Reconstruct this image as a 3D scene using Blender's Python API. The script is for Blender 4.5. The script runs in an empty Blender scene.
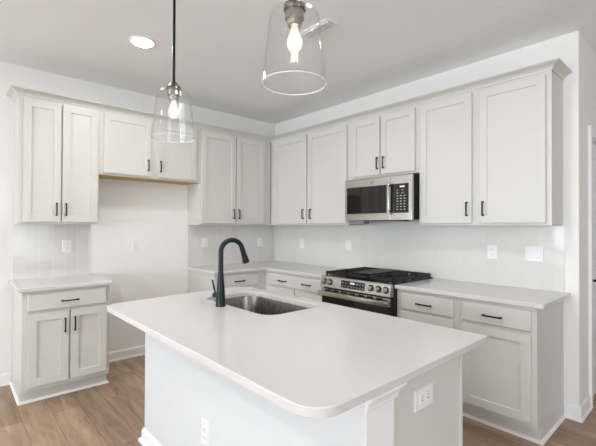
import bpy, bmesh, math, random
from mathutils import Vector, Matrix
random.seed(4)
S = bpy.context.scene
COL = S.collection
PI = math.pi
H = 2.82                       # ceiling height

# ------------------------------------------------------------------ camera
YAW, PITCH, ROLL, FPX = 0.834861, 0.008424, 0.003372, 383.992
cam_d = bpy.data.cameras.new('camera')
cam_d.sensor_width = 36.0
cam_d.lens = FPX / 596 * 36.0
cam_d.clip_start = 0.05
cam = bpy.data.objects.new('camera', cam_d)
COL.objects.link(cam)
fwd = Vector((-math.sin(YAW) * math.cos(PITCH), math.cos(YAW) * math.cos(PITCH), math.sin(PITCH)))
rgt = Vector((math.cos(YAW), math.sin(YAW), 0))
up = rgt.cross(fwd)
R_ = rgt * math.cos(ROLL) + up * math.sin(ROLL)
U_ = up * math.cos(ROLL) - rgt * math.sin(ROLL)
m = Matrix((R_, U_, -fwd)).transposed().to_4x4()
m.translation = Vector((4.2065, -3.3637, 1.3938))
cam.matrix_world = m
S.camera = cam

# ------------------------------------------------------------------ world, light, exposure
w = bpy.data.worlds.new('world')
S.world = w
w.use_nodes = True
w.node_tree.nodes['Background'].inputs[0].default_value = (0.80, 0.90, 1.0, 1)
w.node_tree.nodes['Background'].inputs[1].default_value = 1.6
S.view_settings.view_transform = 'Standard'
S.view_settings.look = 'None'
S.view_settings.exposure = 0.12
S.view_settings.gamma = 1.0
S.cycles.diffuse_bounces = 7
S.cycles.max_bounces = 12
S.cycles.transparent_max_bounces = 16
S.cycles.sample_clamp_indirect = 4.0


def area(name, loc, rot, sx, sy, power, col):
    d = bpy.data.lights.new(name, 'AREA')
    d.shape = 'RECTANGLE'
    d.size, d.size_y = sx, sy
    d.energy = power
    d.color = col
    o = bpy.data.objects.new(name, d)
    COL.objects.link(o)
    o.location = loc
    o.rotation_euler = rot
    return o


XROOM, YREAR, YHALL, T_ = 7.6, -11.0, 3.2, 0.12
WINS = [(0.7, 2.5), (2.9, 4.7), (5.1, 6.9)]             # rear windows, x ranges
for (a, b), pw in zip(WINS, (185, 200, 225)):             # daylight at the rear windows (behind the camera)
    area('window_daylight', ((a + b) / 2, YREAR - 0.2, 1.45), (PI / 2 + 0.75, 0, 0), b - a, 1.9, pw, (0.83, 0.92, 1.0))
WINR = [(-3.4, -1.4)]                                    # unseen window added in the right hand wall, y range
for a, b in WINR:
    area('side_fill', (XROOM + 0.2, (a + b) / 2, 1.45), (PI / 2 + 0.6, 0, PI / 2), b - a, 1.9, 62, (0.88, 0.94, 1.0))  # added fill light for the left wall and ceiling
WINL = [(-6.7, -4.5)]                                    # window of the left hand wall, outside the frame
for a, b in WINL:
    area('left_daylight', (-T_ - 0.1, (a + b) / 2, 1.45), (PI / 2 + 0.12, 0, -PI / 2), b - a, 1.9, 4, (0.83, 0.92, 1.0))


# ------------------------------------------------------------------ materials
def srgb(r, g, b):
    f = lambda c: (c / 255 / 12.92) if c / 255 <= 0.04045 else ((c / 255 + 0.055) / 1.055) ** 2.4
    return (f(r), f(g), f(b), 1)


def mat(name, col, rough=0.5, metal=0.0, spec=0.5, noise=0.0, nscale=8, bump=0.0, bscale=60, coat=0.0):
    m = bpy.data.materials.new(name)
    m.use_nodes = True
    nt = m.node_tree
    p = nt.nodes['Principled BSDF']
    p.inputs['Roughness'].default_value = rough
    p.inputs['Metallic'].default_value = metal
    p.inputs['Specular IOR Level'].default_value = spec
    p.inputs['Coat Weight'].default_value = coat
    p.inputs['Base Color'].default_value = col
    tc = nt.nodes.new('ShaderNodeTexCoord')
    if noise > 0:
        n = nt.nodes.new('ShaderNodeTexNoise')
        n.inputs['Scale'].default_value = nscale
        nt.links.new(tc.outputs['Object'], n.inputs['Vector'])
        mx = nt.nodes.new('ShaderNodeMixRGB')
        mx.inputs[1].default_value = tuple(c * (1 - noise) for c in col[:3]) + (1,)
        mx.inputs[2].default_value = tuple(min(1, c * (1 + noise)) for c in col[:3]) + (1,)
        nt.links.new(n.outputs['Fac'], mx.inputs[0])
        nt.links.new(mx.outputs[0], p.inputs['Base Color'])
    if bump > 0:
        n2 = nt.nodes.new('ShaderNodeTexNoise')
        n2.inputs['Scale'].default_value = bscale
        nt.links.new(tc.outputs['Object'], n2.inputs['Vector'])
        b = nt.nodes.new('ShaderNodeBump')
        b.inputs['Strength'].default_value = bump
        b.inputs['Distance'].default_value = 0.002
        nt.links.new(n2.outputs['Fac'], b.inputs['Height'])
        nt.links.new(b.outputs[0], p.inputs['Normal'])
    return m


M = {}
M['wall'] = mat('wall_paint', (0.79, 0.775, 0.752, 1), 0.75, spec=0.25, noise=0.01, bump=0.05, bscale=200)
M['ceiling'] = mat('ceiling_paint', (0.90, 0.90, 0.90, 1), 0.9, spec=0.1, noise=0.01)
M['trim'] = mat('trim_paint', (0.80, 0.80, 0.80, 1), 0.35, spec=0.4, noise=0.005)
M['cabinet'] = mat('cabinet_paint', (0.595, 0.58, 0.542, 1), 0.38, spec=0.4, noise=0.012, nscale=5)
M['island_white'] = mat('island_white_paint', (0.655, 0.67, 0.68, 1), 0.4, spec=0.4, noise=0.005)
M['raw_wood'] = mat('raw_plywood', (0.52, 0.34, 0.08, 1), 0.6, noise=0.15, nscale=20)
M['bronze'] = mat('dark_bronze', (0.014, 0.010, 0.008, 1), 0.38, spec=0.2, noise=0.1)
M['black_metal'] = mat('black_metal', (0.008, 0.008, 0.008, 1), 0.4, spec=0.2, noise=0.1)
M['faucet'] = mat('matte_black_finish', (0.006, 0.013, 0.017, 1), 0.30, spec=0.22, noise=0.08)
M['black_glass'] = mat('black_glass', (0.010, 0.009, 0.008, 1), 0.06, spec=0.45, noise=0.05)
M['iron'] = mat('cast_iron', (0.014, 0.014, 0.014, 1), 0.5, spec=0.3, bump=0.3, noise=0.2, nscale=40)
M['enamel'] = mat('black_enamel', (0.015, 0.015, 0.016, 1), 0.25, spec=0.35, noise=0.1)
M['plastic'] = mat('white_plastic', (0.76, 0.76, 0.75, 1), 0.3, noise=0.004)
M['slot'] = mat('outlet_slot', (0.12, 0.12, 0.12, 1), 0.5, noise=0.05)
M['grey_plastic'] = mat('grey_filter', (0.16, 0.18, 0.17, 1), 0.5, noise=0.2, nscale=80)
M['nickel'] = mat('socket_nickel', (0.42, 0.39, 0.35, 1), 0.28, metal=1.0, noise=0.08, nscale=30)
M['dark_nickel'] = mat('dark_nickel', (0.16, 0.15, 0.14, 1), 0.3, metal=1.0, noise=0.08, nscale=30)
M['legend'] = mat('key_legend', (0.40, 0.42, 0.44, 1), 0.5, noise=0.02)


def brushed(name, col, rough, axis, amt=0.10):
    m = mat(name, col, rough, metal=1.0)
    nt = m.node_tree
    p = nt.nodes['Principled BSDF']
    tc = nt.nodes.new('ShaderNodeTexCoord')
    mp = nt.nodes.new('ShaderNodeMapping')
    sc = [400, 400, 400]
    sc[axis] = 3
    mp.inputs['Scale'].default_value = sc
    n = nt.nodes.new('ShaderNodeTexNoise')
    n.inputs['Scale'].default_value = 1
    nt.links.new(tc.outputs['Object'], mp.inputs[0])
    nt.links.new(mp.outputs[0], n.inputs['Vector'])
    r = nt.nodes.new('ShaderNodeMapRange')
    r.inputs['To Min'].default_value = rough - amt
    r.inputs['To Max'].default_value = rough + amt
    nt.links.new(n.outputs['Fac'], r.inputs['Value'])
    nt.links.new(r.outputs[0], p.inputs['Roughness'])
    return m


M['steel'] = brushed('brushed_steel', (0.54, 0.52, 0.48, 1), 0.24, 0)
M['sink_steel'] = brushed('satin_sink_steel', (0.27, 0.25, 0.225, 1), 0.27, 2)


def emit(name, col, strength):
    m = bpy.data.materials.new(name)
    m.use_nodes = True
    nt = m.node_tree
    nt.nodes.clear()
    e = nt.nodes.new('ShaderNodeEmission')
    e.inputs[0].default_value = col
    e.inputs[1].default_value = strength
    o = nt.nodes.new('ShaderNodeOutputMaterial')
    nt.links.new(e.outputs[0], o.inputs[0])
    return m


M['led'] = emit('led_lens', (1.0, 0.99, 0.975, 1), 200)
M['filament'] = emit('glowing_filament', (1.0, 0.80, 0.55, 1), 55)
M['display'] = emit('clock_display', (0.75, 0.85, 0.95, 1), 0.9)


def glass(name, tint=(1, 1, 1, 1), fac=1.0, glow=0.0):
    """thin clear glass: fresnel mix of see-through and mirror"""
    m = bpy.data.materials.new(name)
    m.use_nodes = True
    nt = m.node_tree
    nt.nodes.clear()
    o = nt.nodes.new('ShaderNodeOutputMaterial')
    t = nt.nodes.new('ShaderNodeBsdfTransparent')
    t.inputs[0].default_value = tint
    g = nt.nodes.new('ShaderNodeBsdfGlossy')
    g.inputs['Roughness'].default_value = 0.03
    f = nt.nodes.new('ShaderNodeFresnel')
    f.inputs[0].default_value = 1.48
    mul = nt.nodes.new('ShaderNodeMath')
    mul.operation = 'MULTIPLY'
    mul.inputs[1].default_value = fac
    mx = nt.nodes.new('ShaderNodeMixShader')
    ge = nt.nodes.new('ShaderNodeNewGeometry')            # same ratio on both sides of the thin sheet
    io = nt.nodes.new('ShaderNodeMapRange')
    io.inputs['To Min'].default_value = 1.48
    io.inputs['To Max'].default_value = 1 / 1.48
    nt.links.new(ge.outputs['Backfacing'], io.inputs['Value'])
    nt.links.new(io.outputs[0], f.inputs[0])
    nt.links.new(f.outputs[0], mul.inputs[0])
    nt.links.new(mul.outputs[0], mx.inputs[0])
    nt.links.new(t.outputs[0], mx.inputs[1])
    nt.links.new(g.outputs[0], mx.inputs[2])
    last = mx.outputs[0]
    if glow > 0:
        e = nt.nodes.new('ShaderNodeEmission')
        e.inputs[0].default_value = (1.0, 0.88, 0.70, 1)
        e.inputs[1].default_value = glow
        ad = nt.nodes.new('ShaderNodeAddShader')
        nt.links.new(last, ad.inputs[0])
        nt.links.new(e.outputs[0], ad.inputs[1])
        last = ad.outputs[0]
    nt.links.new(last, o.inputs[0])
    return m


M['glass'] = glass('clear_shade_glass', (0.992, 0.992, 0.992, 1), 0.7)
M['rim_glass'] = mat('glass_rim', (0.90, 0.90, 0.90, 1), 0.08, spec=0.8)
M['rim_glass'].node_tree.nodes['Principled BSDF'].inputs['Alpha'].default_value = 0.55
M['bulb'] = glass('bulb_glass', (1, 1, 1, 1), 0.7, 0.45)
M['pane'] = glass('window_pane', (0.97, 0.98, 0.98, 1), 0.6)


def floor_mat():
    m = mat('oak_planks', (0.3, 0.2, 0.12, 1), 0.42, spec=0.35)
    nt = m.node_tree
    p = nt.nodes['Principled BSDF']
    L = nt.links.new
    tc = nt.nodes.new('ShaderNodeTexCoord')
    mp0 = nt.nodes.new('ShaderNodeMapping')
    mp0.inputs['Location'].default_value = (0.35, 0.06, 0)
    L(tc.outputs['Object'], mp0.inputs[0])
    br = nt.nodes.new('ShaderNodeTexBrick')
    br.offset = 0.37
    br.inputs['Scale'].default_value = 1.0
    br.inputs['Brick Width'].default_value = 1.22
    br.inputs['Row Height'].default_value = 0.182
    br.inputs['Mortar Size'].default_value = 0.0016
    br.inputs['Mortar Smooth'].default_value = 0.3
    br.inputs['Color1'].default_value = (0, 0, 0, 1)
    br.inputs['Color2'].default_value = (1, 1, 1, 1)
    br.inputs['Mortar'].default_value = (0.5, 0.5, 0.5, 1)
    L(mp0.outputs[0], br.inputs['Vector'])
    # per plank shift of the grain
    sh = nt.nodes.new('ShaderNodeVectorMath')
    sh.operation = 'MULTIPLY'
    sh.inputs[1].default_value = (7, 13, 5)
    L(br.outputs['Color'], sh.inputs[0])
    add = nt.nodes.new('ShaderNodeVectorMath')
    L(tc.outputs['Object'], add.inputs[0])
    L(sh.outputs[0], add.inputs[1])
    mp = nt.nodes.new('ShaderNodeMapping')
    mp.inputs['Scale'].default_value = (1.3, 9, 1)
    L(add.outputs[0], mp.inputs[0])
    n = nt.nodes.new('ShaderNodeTexNoise')
    n.inputs['Scale'].default_value = 1.6
    n.inputs['Detail'].default_value = 7
    n.inputs['Roughness'].default_value = 0.62
    n.inputs['Distortion'].default_value = 0.6
    L(mp.outputs[0], n.inputs['Vector'])
    cr = nt.nodes.new('ShaderNodeValToRGB')
    e = cr.color_ramp.elements
    e[0].position, e[0].color = 0.30, FLO[0]
    e[1].position, e[1].color = 0.72, FLO[1]
    L(n.outputs['Fac'], cr.inputs[0])
    # plank to plank tone
    tone = nt.nodes.new('ShaderNodeMapRange')
    tone.inputs['To Min'].default_value = 0.84
    tone.inputs['To Max'].default_value = 1.13
    L(br.outputs['Color'], tone.inputs['Value'])
    mul = nt.nodes.new('ShaderNodeVectorMath')
    mul.operation = 'SCALE'
    L(cr.outputs[0], mul.inputs[0])
    L(tone.outputs[0], mul.inputs['Scale'])
    mx = nt.nodes.new('ShaderNodeMixRGB')
    mx.inputs[2].default_value = (0.11, 0.065, 0.038, 1)
    L(br.outputs['Fac'], mx.inputs[0])
    L(mul.outputs[0], mx.inputs[1])
    L(mx.outputs[0], p.inputs['Base Color'])
    b = nt.nodes.new('ShaderNodeBump')
    b.inputs['Strength'].default_value = 0.15
    b.inputs['Distance'].default_value = 0.001
    L(n.outputs['Fac'], b.inputs['Height'])
    L(b.outputs[0], p.inputs['Normal'])
    return m


FLO = ((0.20, 0.130, 0.085, 1), (0.475, 0.335, 0.235, 1))
M['floor'] = floor_mat()


def quartz():
    m = mat('white_quartz', (0.8, 0.78, 0.76, 1), 0.16, spec=0.5)
    nt = m.node_tree
    p = nt.nodes['Principled BSDF']
    L = nt.links.new
    tc = nt.nodes.new('ShaderNodeTexCoord')
    mp = nt.nodes.new('ShaderNodeMapping')
    mp.inputs['Rotation'].default_value = (0, 0, 0.6)
    mp.inputs['Scale'].default_value = (1, 2.2, 1)
    L(tc.outputs['Object'], mp.inputs[0])
    n = nt.nodes.new('ShaderNodeTexNoise')
    n.inputs['Scale'].default_value = 1.7
    n.inputs['Detail'].default_value = 6
    n.inputs['Distortion'].default_value = 1.6
    L(mp.outputs[0], n.inputs['Vector'])
    cr = nt.nodes.new('ShaderNodeValToRGB')
    cr.color_ramp.elements[0].position = 0.490
    cr.color_ramp.elements[0].color = (0, 0, 0, 1)
    cr.color_ramp.elements[1].position = 0.502
    cr.color_ramp.elements[1].color = (1, 1, 1, 1)
    k = cr.color_ramp.elements.new(0.514)
    k.color = (0, 0, 0, 1)
    L(n.outputs['Fac'], cr.inputs[0])
    n2 = nt.nodes.new('ShaderNodeTexNoise')
    n2.inputs['Scale'].default_value = 5
    L(tc.outputs['Object'], n2.inputs['Vector'])
    r2 = nt.nodes.new('ShaderNodeMapRange')
    r2.inputs['From Min'].default_value = 0.48
    r2.inputs['From Max'].default_value = 0.75
    r2.inputs['To Max'].default_value = 0.45
    L(n2.outputs['Fac'], r2.inputs['Value'])
    mu = nt.nodes.new('ShaderNodeMath')
    mu.operation = 'MULTIPLY'
    L(cr.outputs[0], mu.inputs[0])
    L(r2.outputs[0], mu.inputs[1])
    mx = nt.nodes.new('ShaderNodeMixRGB')
    mx.inputs[1].default_value = QTZ
    mx.inputs[2].default_value = (0.58, 0.50, 0.42, 1)
    L(mu.outputs[0], mx.inputs[0])
    L(mx.outputs[0], p.inputs['Base Color'])
    return m


QTZ = (0.60, 0.58, 0.57, 1)
M['quartz'] = quartz()


def tile_mat(name, ax):
    """glossy white 4x12 tiles set upright; ax = world axis running along the wall"""
    m = mat(name, (0.7, 0.69, 0.66, 1), 0.14, spec=0.5)
    nt = m.node_tree
    p = nt.nodes['Principled BSDF']
    L = nt.links.new
    tc = nt.nodes.new('ShaderNodeTexCoord')
    sp = nt.nodes.new('ShaderNodeSeparateXYZ')
    L(tc.outputs['Object'], sp.inputs[0])
    cb = nt.nodes.new('ShaderNodeCombineXYZ')
    L(sp.outputs[2], cb.inputs[0])
    L(sp.outputs[ax], cb.inputs[1])
    br = nt.nodes.new('ShaderNodeTexBrick')
    br.offset = 0.5
    br.inputs['Scale'].default_value = 1
    br.inputs['Brick Width'].default_value = 1.6
    br.inputs['Row Height'].default_value = 0.102
    br.inputs['Mortar Size'].default_value = 0.0018
    br.inputs['Mortar Smooth'].default_value = 0.2
    br.inputs['Color1'].default_value = (0.625, 0.61, 0.58, 1)
    br.inputs['Color2'].default_value = (0.65, 0.635, 0.605, 1)
    br.inputs['Mortar'].default_value = (0.74, 0.735, 0.725, 1) if ax else (0.67, 0.655, 0.625, 1)
    L(cb.outputs[0], br.inputs['Vector'])
    L(br.outputs['Color'], p.inputs['Base Color'])
    n = nt.nodes.new('ShaderNodeTexNoise')
    n.inputs['Scale'].default_value = 9
    L(tc.outputs['Object'], n.inputs['Vector'])
    iv = nt.nodes.new('ShaderNodeMath')
    iv.operation = 'MULTIPLY_ADD'
    iv.inputs[1].default_value = -0.5
    L(br.outputs['Fac'], iv.inputs[0])
    L(n.outputs['Fac'], iv.inputs[2])
    b = nt.nodes.new('ShaderNodeBump')
    b.inputs['Strength'].default_value = 0.35
    b.inputs['Distance'].default_value = 0.004
    L(iv.outputs[0], b.inputs['Height'])
    L(b.outputs[0], p.inputs['Normal'])
    return m


M['tile_x'] = tile_mat('glossy_tile_range_wall', 0)
M['tile_y'] = tile_mat('glossy_tile_left_wall', 1)


# ------------------------------------------------------------------ geometry helpers (world coordinates)
def bm_new():
    return bmesh.new()


def box(bm, x0, x1, y0, y1, z0, z1, bev=0.0):
    t = bmesh.new()
    vs = [t.verts.new((x, y, z)) for z in (z0, z1) for y in (y0, y1) for x in (x0, x1)]
    for f in ((0, 1, 3, 2), (4, 6, 7, 5), (0, 4, 5, 1), (2, 3, 7, 6), (0, 2, 6, 4), (1, 5, 7, 3)):
        t.faces.new([vs[i] for i in f])
    if bev > 0:
        bmesh.ops.bevel(t, geom=list(t.edges), offset=bev, segments=2, profile=0.6, affect='EDGES')
    merge(bm, t)
    return bm


def merge(bm, t):
    me = bpy.data.meshes.new('tmp')
    t.to_mesh(me)
    t.free()
    bm.from_mesh(me)
    bpy.data.meshes.remove(me)


def lathe(bm, prof, cx, cy, n=32, closed=False):
    """profile [(r, z)] turned around the vertical axis at cx, cy"""
    rings = []
    for r, z in prof:
        if r < 1e-6:
            rings.append([bm.verts.new((cx, cy, z))])
        else:
            rings.append([bm.verts.new((cx + r * math.cos(2 * PI * k / n), cy + r * math.sin(2 * PI * k / n), z)) for k in range(n)])
    pairs = list(zip(rings, rings[1:]))
    if closed:
        pairs.append((rings[-1], rings[0]))
    for a, b in pairs:
        for k in range(n):
            k2 = (k + 1) % n
            if len(a) == 1 and len(b) == 1:
                continue
            if len(a) == 1:
                bm.faces.new((a[0], b[k], b[k2]))
            elif len(b) == 1:
                bm.faces.new((a[k], b[0], a[k2]))
            else:
                bm.faces.new((a[k], b[k], b[k2], a[k2]))
    return bm


def tube(bm, pts, rads, n=16, caps=True):
    pts = [Vector(p) for p in pts]
    if not isinstance(rads, (list, tuple)):
        rads = [rads] * len(pts)
    prev = None
    rings = []
    for i, p in enumerate(pts):
        d = (pts[min(i + 1, len(pts) - 1)] - pts[max(i - 1, 0)]).normalized()
        if prev is None:
            a = Vector((0, 0, 1)) if abs(d.z) < 0.9 else Vector((1, 0, 0))
            u = d.cross(a).normalized()
        else:
            u = (prev - d * prev.dot(d)).normalized()
        prev = u
        v = d.cross(u)
        rings.append([bm.verts.new(p + (u * math.cos(2 * PI * k / n) + v * math.sin(2 * PI * k / n)) * rads[i]) for k in range(n)])
    for a, b in zip(rings, rings[1:]):
        for k in range(n):
            bm.faces.new((a[k], a[(k + 1) % n], b[(k + 1) % n], b[k]))
    if caps:
        bm.faces.new(rings[0][::-1])
        bm.faces.new(rings[-1])
    return bm


def sweep(bm, path, prof, closed_prof=True):
    """path: list of (x, y) corners; prof: [(out, z)]; out is to the right hand side of the path"""
    n = len(path)
    P = [Vector((p[0], p[1])) for p in path]
    offs = []
    for i in range(n):
        d0 = (P[i] - P[i - 1]).normalized() if i > 0 else (P[1] - P[0]).normalized()
        d1 = (P[i + 1] - P[i]).normalized() if i < n - 1 else d0
        n0 = Vector((d0.y, -d0.x))
        n1 = Vector((d1.y, -d1.x))
        bis = (n0 + n1)
        bis = bis / max(1e-6, bis.dot(n0)) if bis.length > 1e-6 else n0
        offs.append(bis)
    rings = [[bm.verts.new((P[i].x + offs[i].x * o, P[i].y + offs[i].y * o, z)) for o, z in prof] for i in range(n)]
    k = len(prof)
    for a, b in zip(rings, rings[1:]):
        for j in range(k if closed_prof else k - 1):
            bm.faces.new((a[j], a[(j + 1) % k], b[(j + 1) % k], b[j]))
    if closed_prof:
        bm.faces.new(rings[0][::-1])
        bm.faces.new(rings[-1])
    return bm


def rounded(pts, rads, seg=8):
    """polygon with arcs at its corners; pts counter clockwise"""
    out = []
    n = len(pts)
    for i, (p, r) in enumerate(zip(pts, rads)):
        p = Vector(p)
        a = (Vector(pts[i - 1]) - p).normalized()
        b = (Vector(pts[(i + 1) % n]) - p).normalized()
        if r <= 0:
            out.append(tuple(p))
            continue
        half = math.acos(max(-1, min(1, a.dot(b)))) / 2
        t = r / math.tan(half)
        c = p + (a + b).normalized() * (r / math.sin(half))
        s, e = p + a * t - c, p + b * t - c
        a0 = math.atan2(s.y, s.x)
        da = math.atan2(e.y, e.x) - a0
        while da > PI:
            da -= 2 * PI
        while da < -PI:
            da += 2 * PI
        for k in range(seg + 1):
            q = a0 + da * k / seg
            out.append((c.x + r * math.cos(q), c.y + r * math.sin(q)))
    return out


def slab(bm, outer, z0, z1, hole=None, ch=0.003):
    def inset(loop, d):
        n = len(loop)
        res = []
        for i in range(n):
            p0, p1, p2 = Vector(loop[i - 1]), Vector(loop[i]), Vector(loop[(i + 1) % n])
            d0, d1 = (p1 - p0).normalized(), (p2 - p1).normalized()
            n0, n1 = Vector((-d0.y, d0.x)), Vector((-d1.y, d1.x))
            b = n0 + n1
            b = b / b.dot(n0)
            res.append(tuple(p1 + b * d))
        return res

    def ring(loop, z):
        return [bm.verts.new((x, y, z)) for x, y in loop]

    def skin(a, b):
        n = len(a)
        for i in range(n):
            bm.faces.new((a[i], a[(i + 1) % n], b[(i + 1) % n], b[i]))
    tops, bots = [], []
    o_in = inset(outer, ch)
    rs = [ring(o_in, z0), ring(outer, z0 + ch), ring(outer, z1 - ch), ring(o_in, z1)]
    for a, b in zip(rs, rs[1:]):
        skin(a, b)
    tops.append(rs[3]); bots.append(rs[0])
    if hole:
        h_in = inset(hole, -ch)
        hs = [ring(hole, z0), ring(hole, z1 - ch), ring(h_in, z1)]
        for a, b in zip(hs, hs[1:]):
            skin(b, a)
        tops.append(hs[2]); bots.append(hs[0])
        for loops in (tops, bots):
            es = []
            for l in loops:
                for i in range(len(l)):
                    e = bm.edges.get((l[i], l[(i + 1) % len(l)])) or bm.edges.new((l[i], l[(i + 1) % len(l)]))
                    es.append(e)
            bmesh.ops.triangle_fill(bm, edges=es, use_beauty=True)
    else:
        bm.faces.new(rs[3])
        bm.faces.new(rs[0][::-1])
    return bm


def obj(name, bm, material, parent=None, smooth=False, recalc=True):
    if recalc:
        bmesh.ops.recalc_face_normals(bm, faces=bm.faces)
    root = parent
    while root is not None and root.parent is not None:
        root = root.parent
    if root is not None:
        bmesh.ops.translate(bm, verts=bm.verts, vec=-root.location)
    me = bpy.data.meshes.new(name)
    bm.to_mesh(me)
    bm.free()
    me.materials.append(material)
    if smooth:
        for p in me.polygons:
            p.use_smooth = True
        me.set_sharp_from_angle(angle=math.radians(38))
    o = bpy.data.objects.new(name, me)
    COL.objects.link(o)
    if parent is not None:
        o.parent = parent
    return o


def thing(name, label, cat, loc, group=None):
    o = bpy.data.objects.new(name, None)
    o.empty_display_size = 0.1
    COL.objects.link(o)
    o.location = loc
    o['label'] = label
    o['category'] = cat
    if group:
        o['group'] = group
    return o


def struct(name, bm, material, parent=None, smooth=False):
    o = obj(name, bm, material, parent, smooth)
    if parent is None:
        o['kind'] = 'structure'
    return o


# wall frames: u along the wall (rising to the right as seen), o outwards from the wall, z up
def RW(u, o, z):
    return (u, -o, z)          # range wall, y = 0


def LW(u, o, z):
    return (o, u, z)           # left wall, x = 0


def fbox(bm, F, u0, u1, o0, o1, z0, z1, bev=0.0):
    a, b = F(u0, o0, z0), F(u1, o1, z1)
    return box(bm, min(a[0], b[0]), max(a[0], b[0]), min(a[1], b[1]), max(a[1], b[1]), z0, z1, bev)


# ------------------------------------------------------------------ room shell
T = 0.12
XW = 3.514
struct('floor', box(bm_new(), -T, XROOM + T, YREAR - T, YHALL + T, -0.10, 0.0), M['floor'])
struct('ceiling', box(bm_new(), -T, XROOM + T, YREAR - T, YHALL + T, H, H + 0.1), M['ceiling'])
struct('wall_range', box(bm_new(), 0, XW, 0, T, 0, H), M['wall'])
D0, D1, DH = 0.358, 1.19, 2.105
bm = bm_new()
box(bm, XW - T, XW, T, D0, 0, H)
box(bm, XW - T, XW, D1, YHALL, 0, H)
box(bm, XW - T, XW, D0, D1, DH, H)
struct('wall_hall', bm, M['wall'])
struct('wall_hall_end', box(bm_new(), XW - T, XROOM + T, YHALL, YHALL + T, 0, H), M['wall'])


def wall_with_windows(name, a0, a1, spans, zb, zt, mk):
    bm = bm_new()
    cur = a0
    for s, e in spans:
        mk(bm, cur, s, 0, H)
        mk(bm, s, e, 0, zb)
        mk(bm, s, e, zt, H)
        cur = e
    mk(bm, cur, a1, 0, H)
    return struct(name, bm, M['wall'])


wall_with_windows('wall_rear', -T, XROOM + T, WINS, 0.5, 2.4, lambda bm, a, b, z0, z1: box(bm, a, b, YREAR - T, YREAR, z0, z1))
wall_with_windows('wall_right', YREAR, YHALL, WINR, 0.5, 2.4, lambda bm, a, b, z0, z1: box(bm, XROOM, XROOM + T, a, b, z0, z1))
wall_with_windows('wall_left', YREAR, T, WINL, 0.5, 2.4, lambda bm, a, b, z0, z1: box(bm, -T, 0, a, b, z0, z1))
wn = 0
for (a, b) in WINS:
    wn += 1
    y = YREAR - 0.06
    bm = bm_new()
    for x0, x1, z0, z1 in ((a, a + 0.05, 0.5, 2.4), (b - 0.05, b, 0.5, 2.4), (a, b, 0.5, 0.55), (a, b, 2.35, 2.4), (a, b, 1.43, 1.47)):
        box(bm, x0, x1, y - 0.03, y + 0.03, z0, z1)
    fr = struct('window_%d' % wn, bm, M['trim'])
    obj('pane', box(bm_new(), a + 0.05, b - 0.05, y - 0.004, y + 0.004, 0.55, 2.35), M['pane'], fr)
for (a, b), x in [(q, XROOM + 0.06) for q in WINR] + [(q, -0.06) for q in WINL]:
    wn += 1
    bm = bm_new()
    for y0, y1, z0, z1 in ((a, a + 0.05, 0.5, 2.4), (b - 0.05, b, 0.5, 2.4), (a, b, 0.5, 0.55), (a, b, 2.35, 2.4), (a, b, 1.43, 1.47)):
        box(bm, x - 0.03, x + 0.03, y0, y1, z0, z1)
    fr = struct('window_%d' % wn, bm, M['trim'])
    obj('pane', box(bm_new(), x - 0.004, x + 0.004, a + 0.05, b - 0.05, 0.55, 2.35), M['pane'], fr)

# baseboard profile (out, z) with shoe moulding
BASE = [(0, 0), (0.022, 0), (0.022, 0.012), (0.016, 0.020), (0.012, 0.022), (0.012, 0.088), (0.009, 0.097), (0.005, 0.103), (0, 0.105)]
struct('baseboard_left', sweep(bm_new(), [(0, YREAR), (0, -2.957)], BASE), M['trim'])
struct('baseboard_alcove', sweep(bm_new(), [(0, -2.322), (0, -1.296)], BASE), M['trim'])
struct('baseboard_range', sweep(bm_new(), [(3.424, 0), (XW, 0), (XW, 0.280)], BASE), M['trim'])
struct('baseboard_hall', sweep(bm_new(), [(XW, D1 + 0.09), (XW, YHALL), (XROOM, YHALL)], BASE), M['trim'])

# door casing and door on the hall wall
CAS = [(0, 0), (0.012, 0), (0.014, 0.018), (0.019, 0.026), (0.019, 0.058), (0.022, 0.066), (0.022, 0.076), (0, 0.076)]
bm = bm_new()
yy0, yy1, zz = D0, D1, DH


def casing_ring(t, o):       # t = distance out of the opening, o = off the wall
    return [(XW + o, yy0 - t, 0), (XW + o, yy0 - t, zz + t), (XW + o, yy1 + t, zz + t), (XW + o, yy1 + t, 0)]


lines = [[bm.verts.new(p) for p in casing_ring(t, o)] for o, t in CAS]
for i in range(len(lines)):
    a, b = lines[i], lines[(i + 1) % len(lines)]
    for k in range(3):
        bm.faces.new((a[k], a[k + 1], b[k + 1], b[k]))
bm.faces.new([l[0] for l in lines])
bm.faces.new([l[3] for l in lines][::-1])
box(bm, XW - T, XW, D0, D0 + 0.012, 0, DH)
box(bm, XW - T, XW, D1 - 0.012, D1, 0, DH)
box(bm, XW - T, XW, D0, D1, DH - 0.012, DH)
struct('trim_1', bm, M['trim'])


def panel_front(bm, F, u0, u1, z0, z1, of, ob, fw, dep, ch=0.002, slope=0.005, mid=None):
    """a framed door leaf: flat frame of width fw, sunk panel; of = front face, ob = back face"""
    def rect(d, o, a0=u0, a1=u1, b0=z0, b1=z1):
        return [bm.verts.new(F(u, o, z)) for u, z in ((a0 + d, b0 + d), (a1 - d, b0 + d), (a1 - d, b1 - d), (a0 + d, b1 - d))]

    def skin(a, b):
        for i in range(4):
            bm.faces.new((a[i], a[(i + 1) % 4], b[(i + 1) % 4], b[i]))
    r = [rect(0, ob), rect(0, of - ch), rect(ch, of)]
    bm.faces.new(r[0][::-1])
    skin(r[0], r[1]); skin(r[1], r[2])
    if fw > 0:
        r += [rect(fw, of), rect(fw + slope * 0.4, of - dep), rect(fw + slope, of - dep)]
        skin(r[2], r[3]); skin(r[3], r[4]); skin(r[4], r[5])
    bm.faces.new(r[-1])
    return bm


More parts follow.
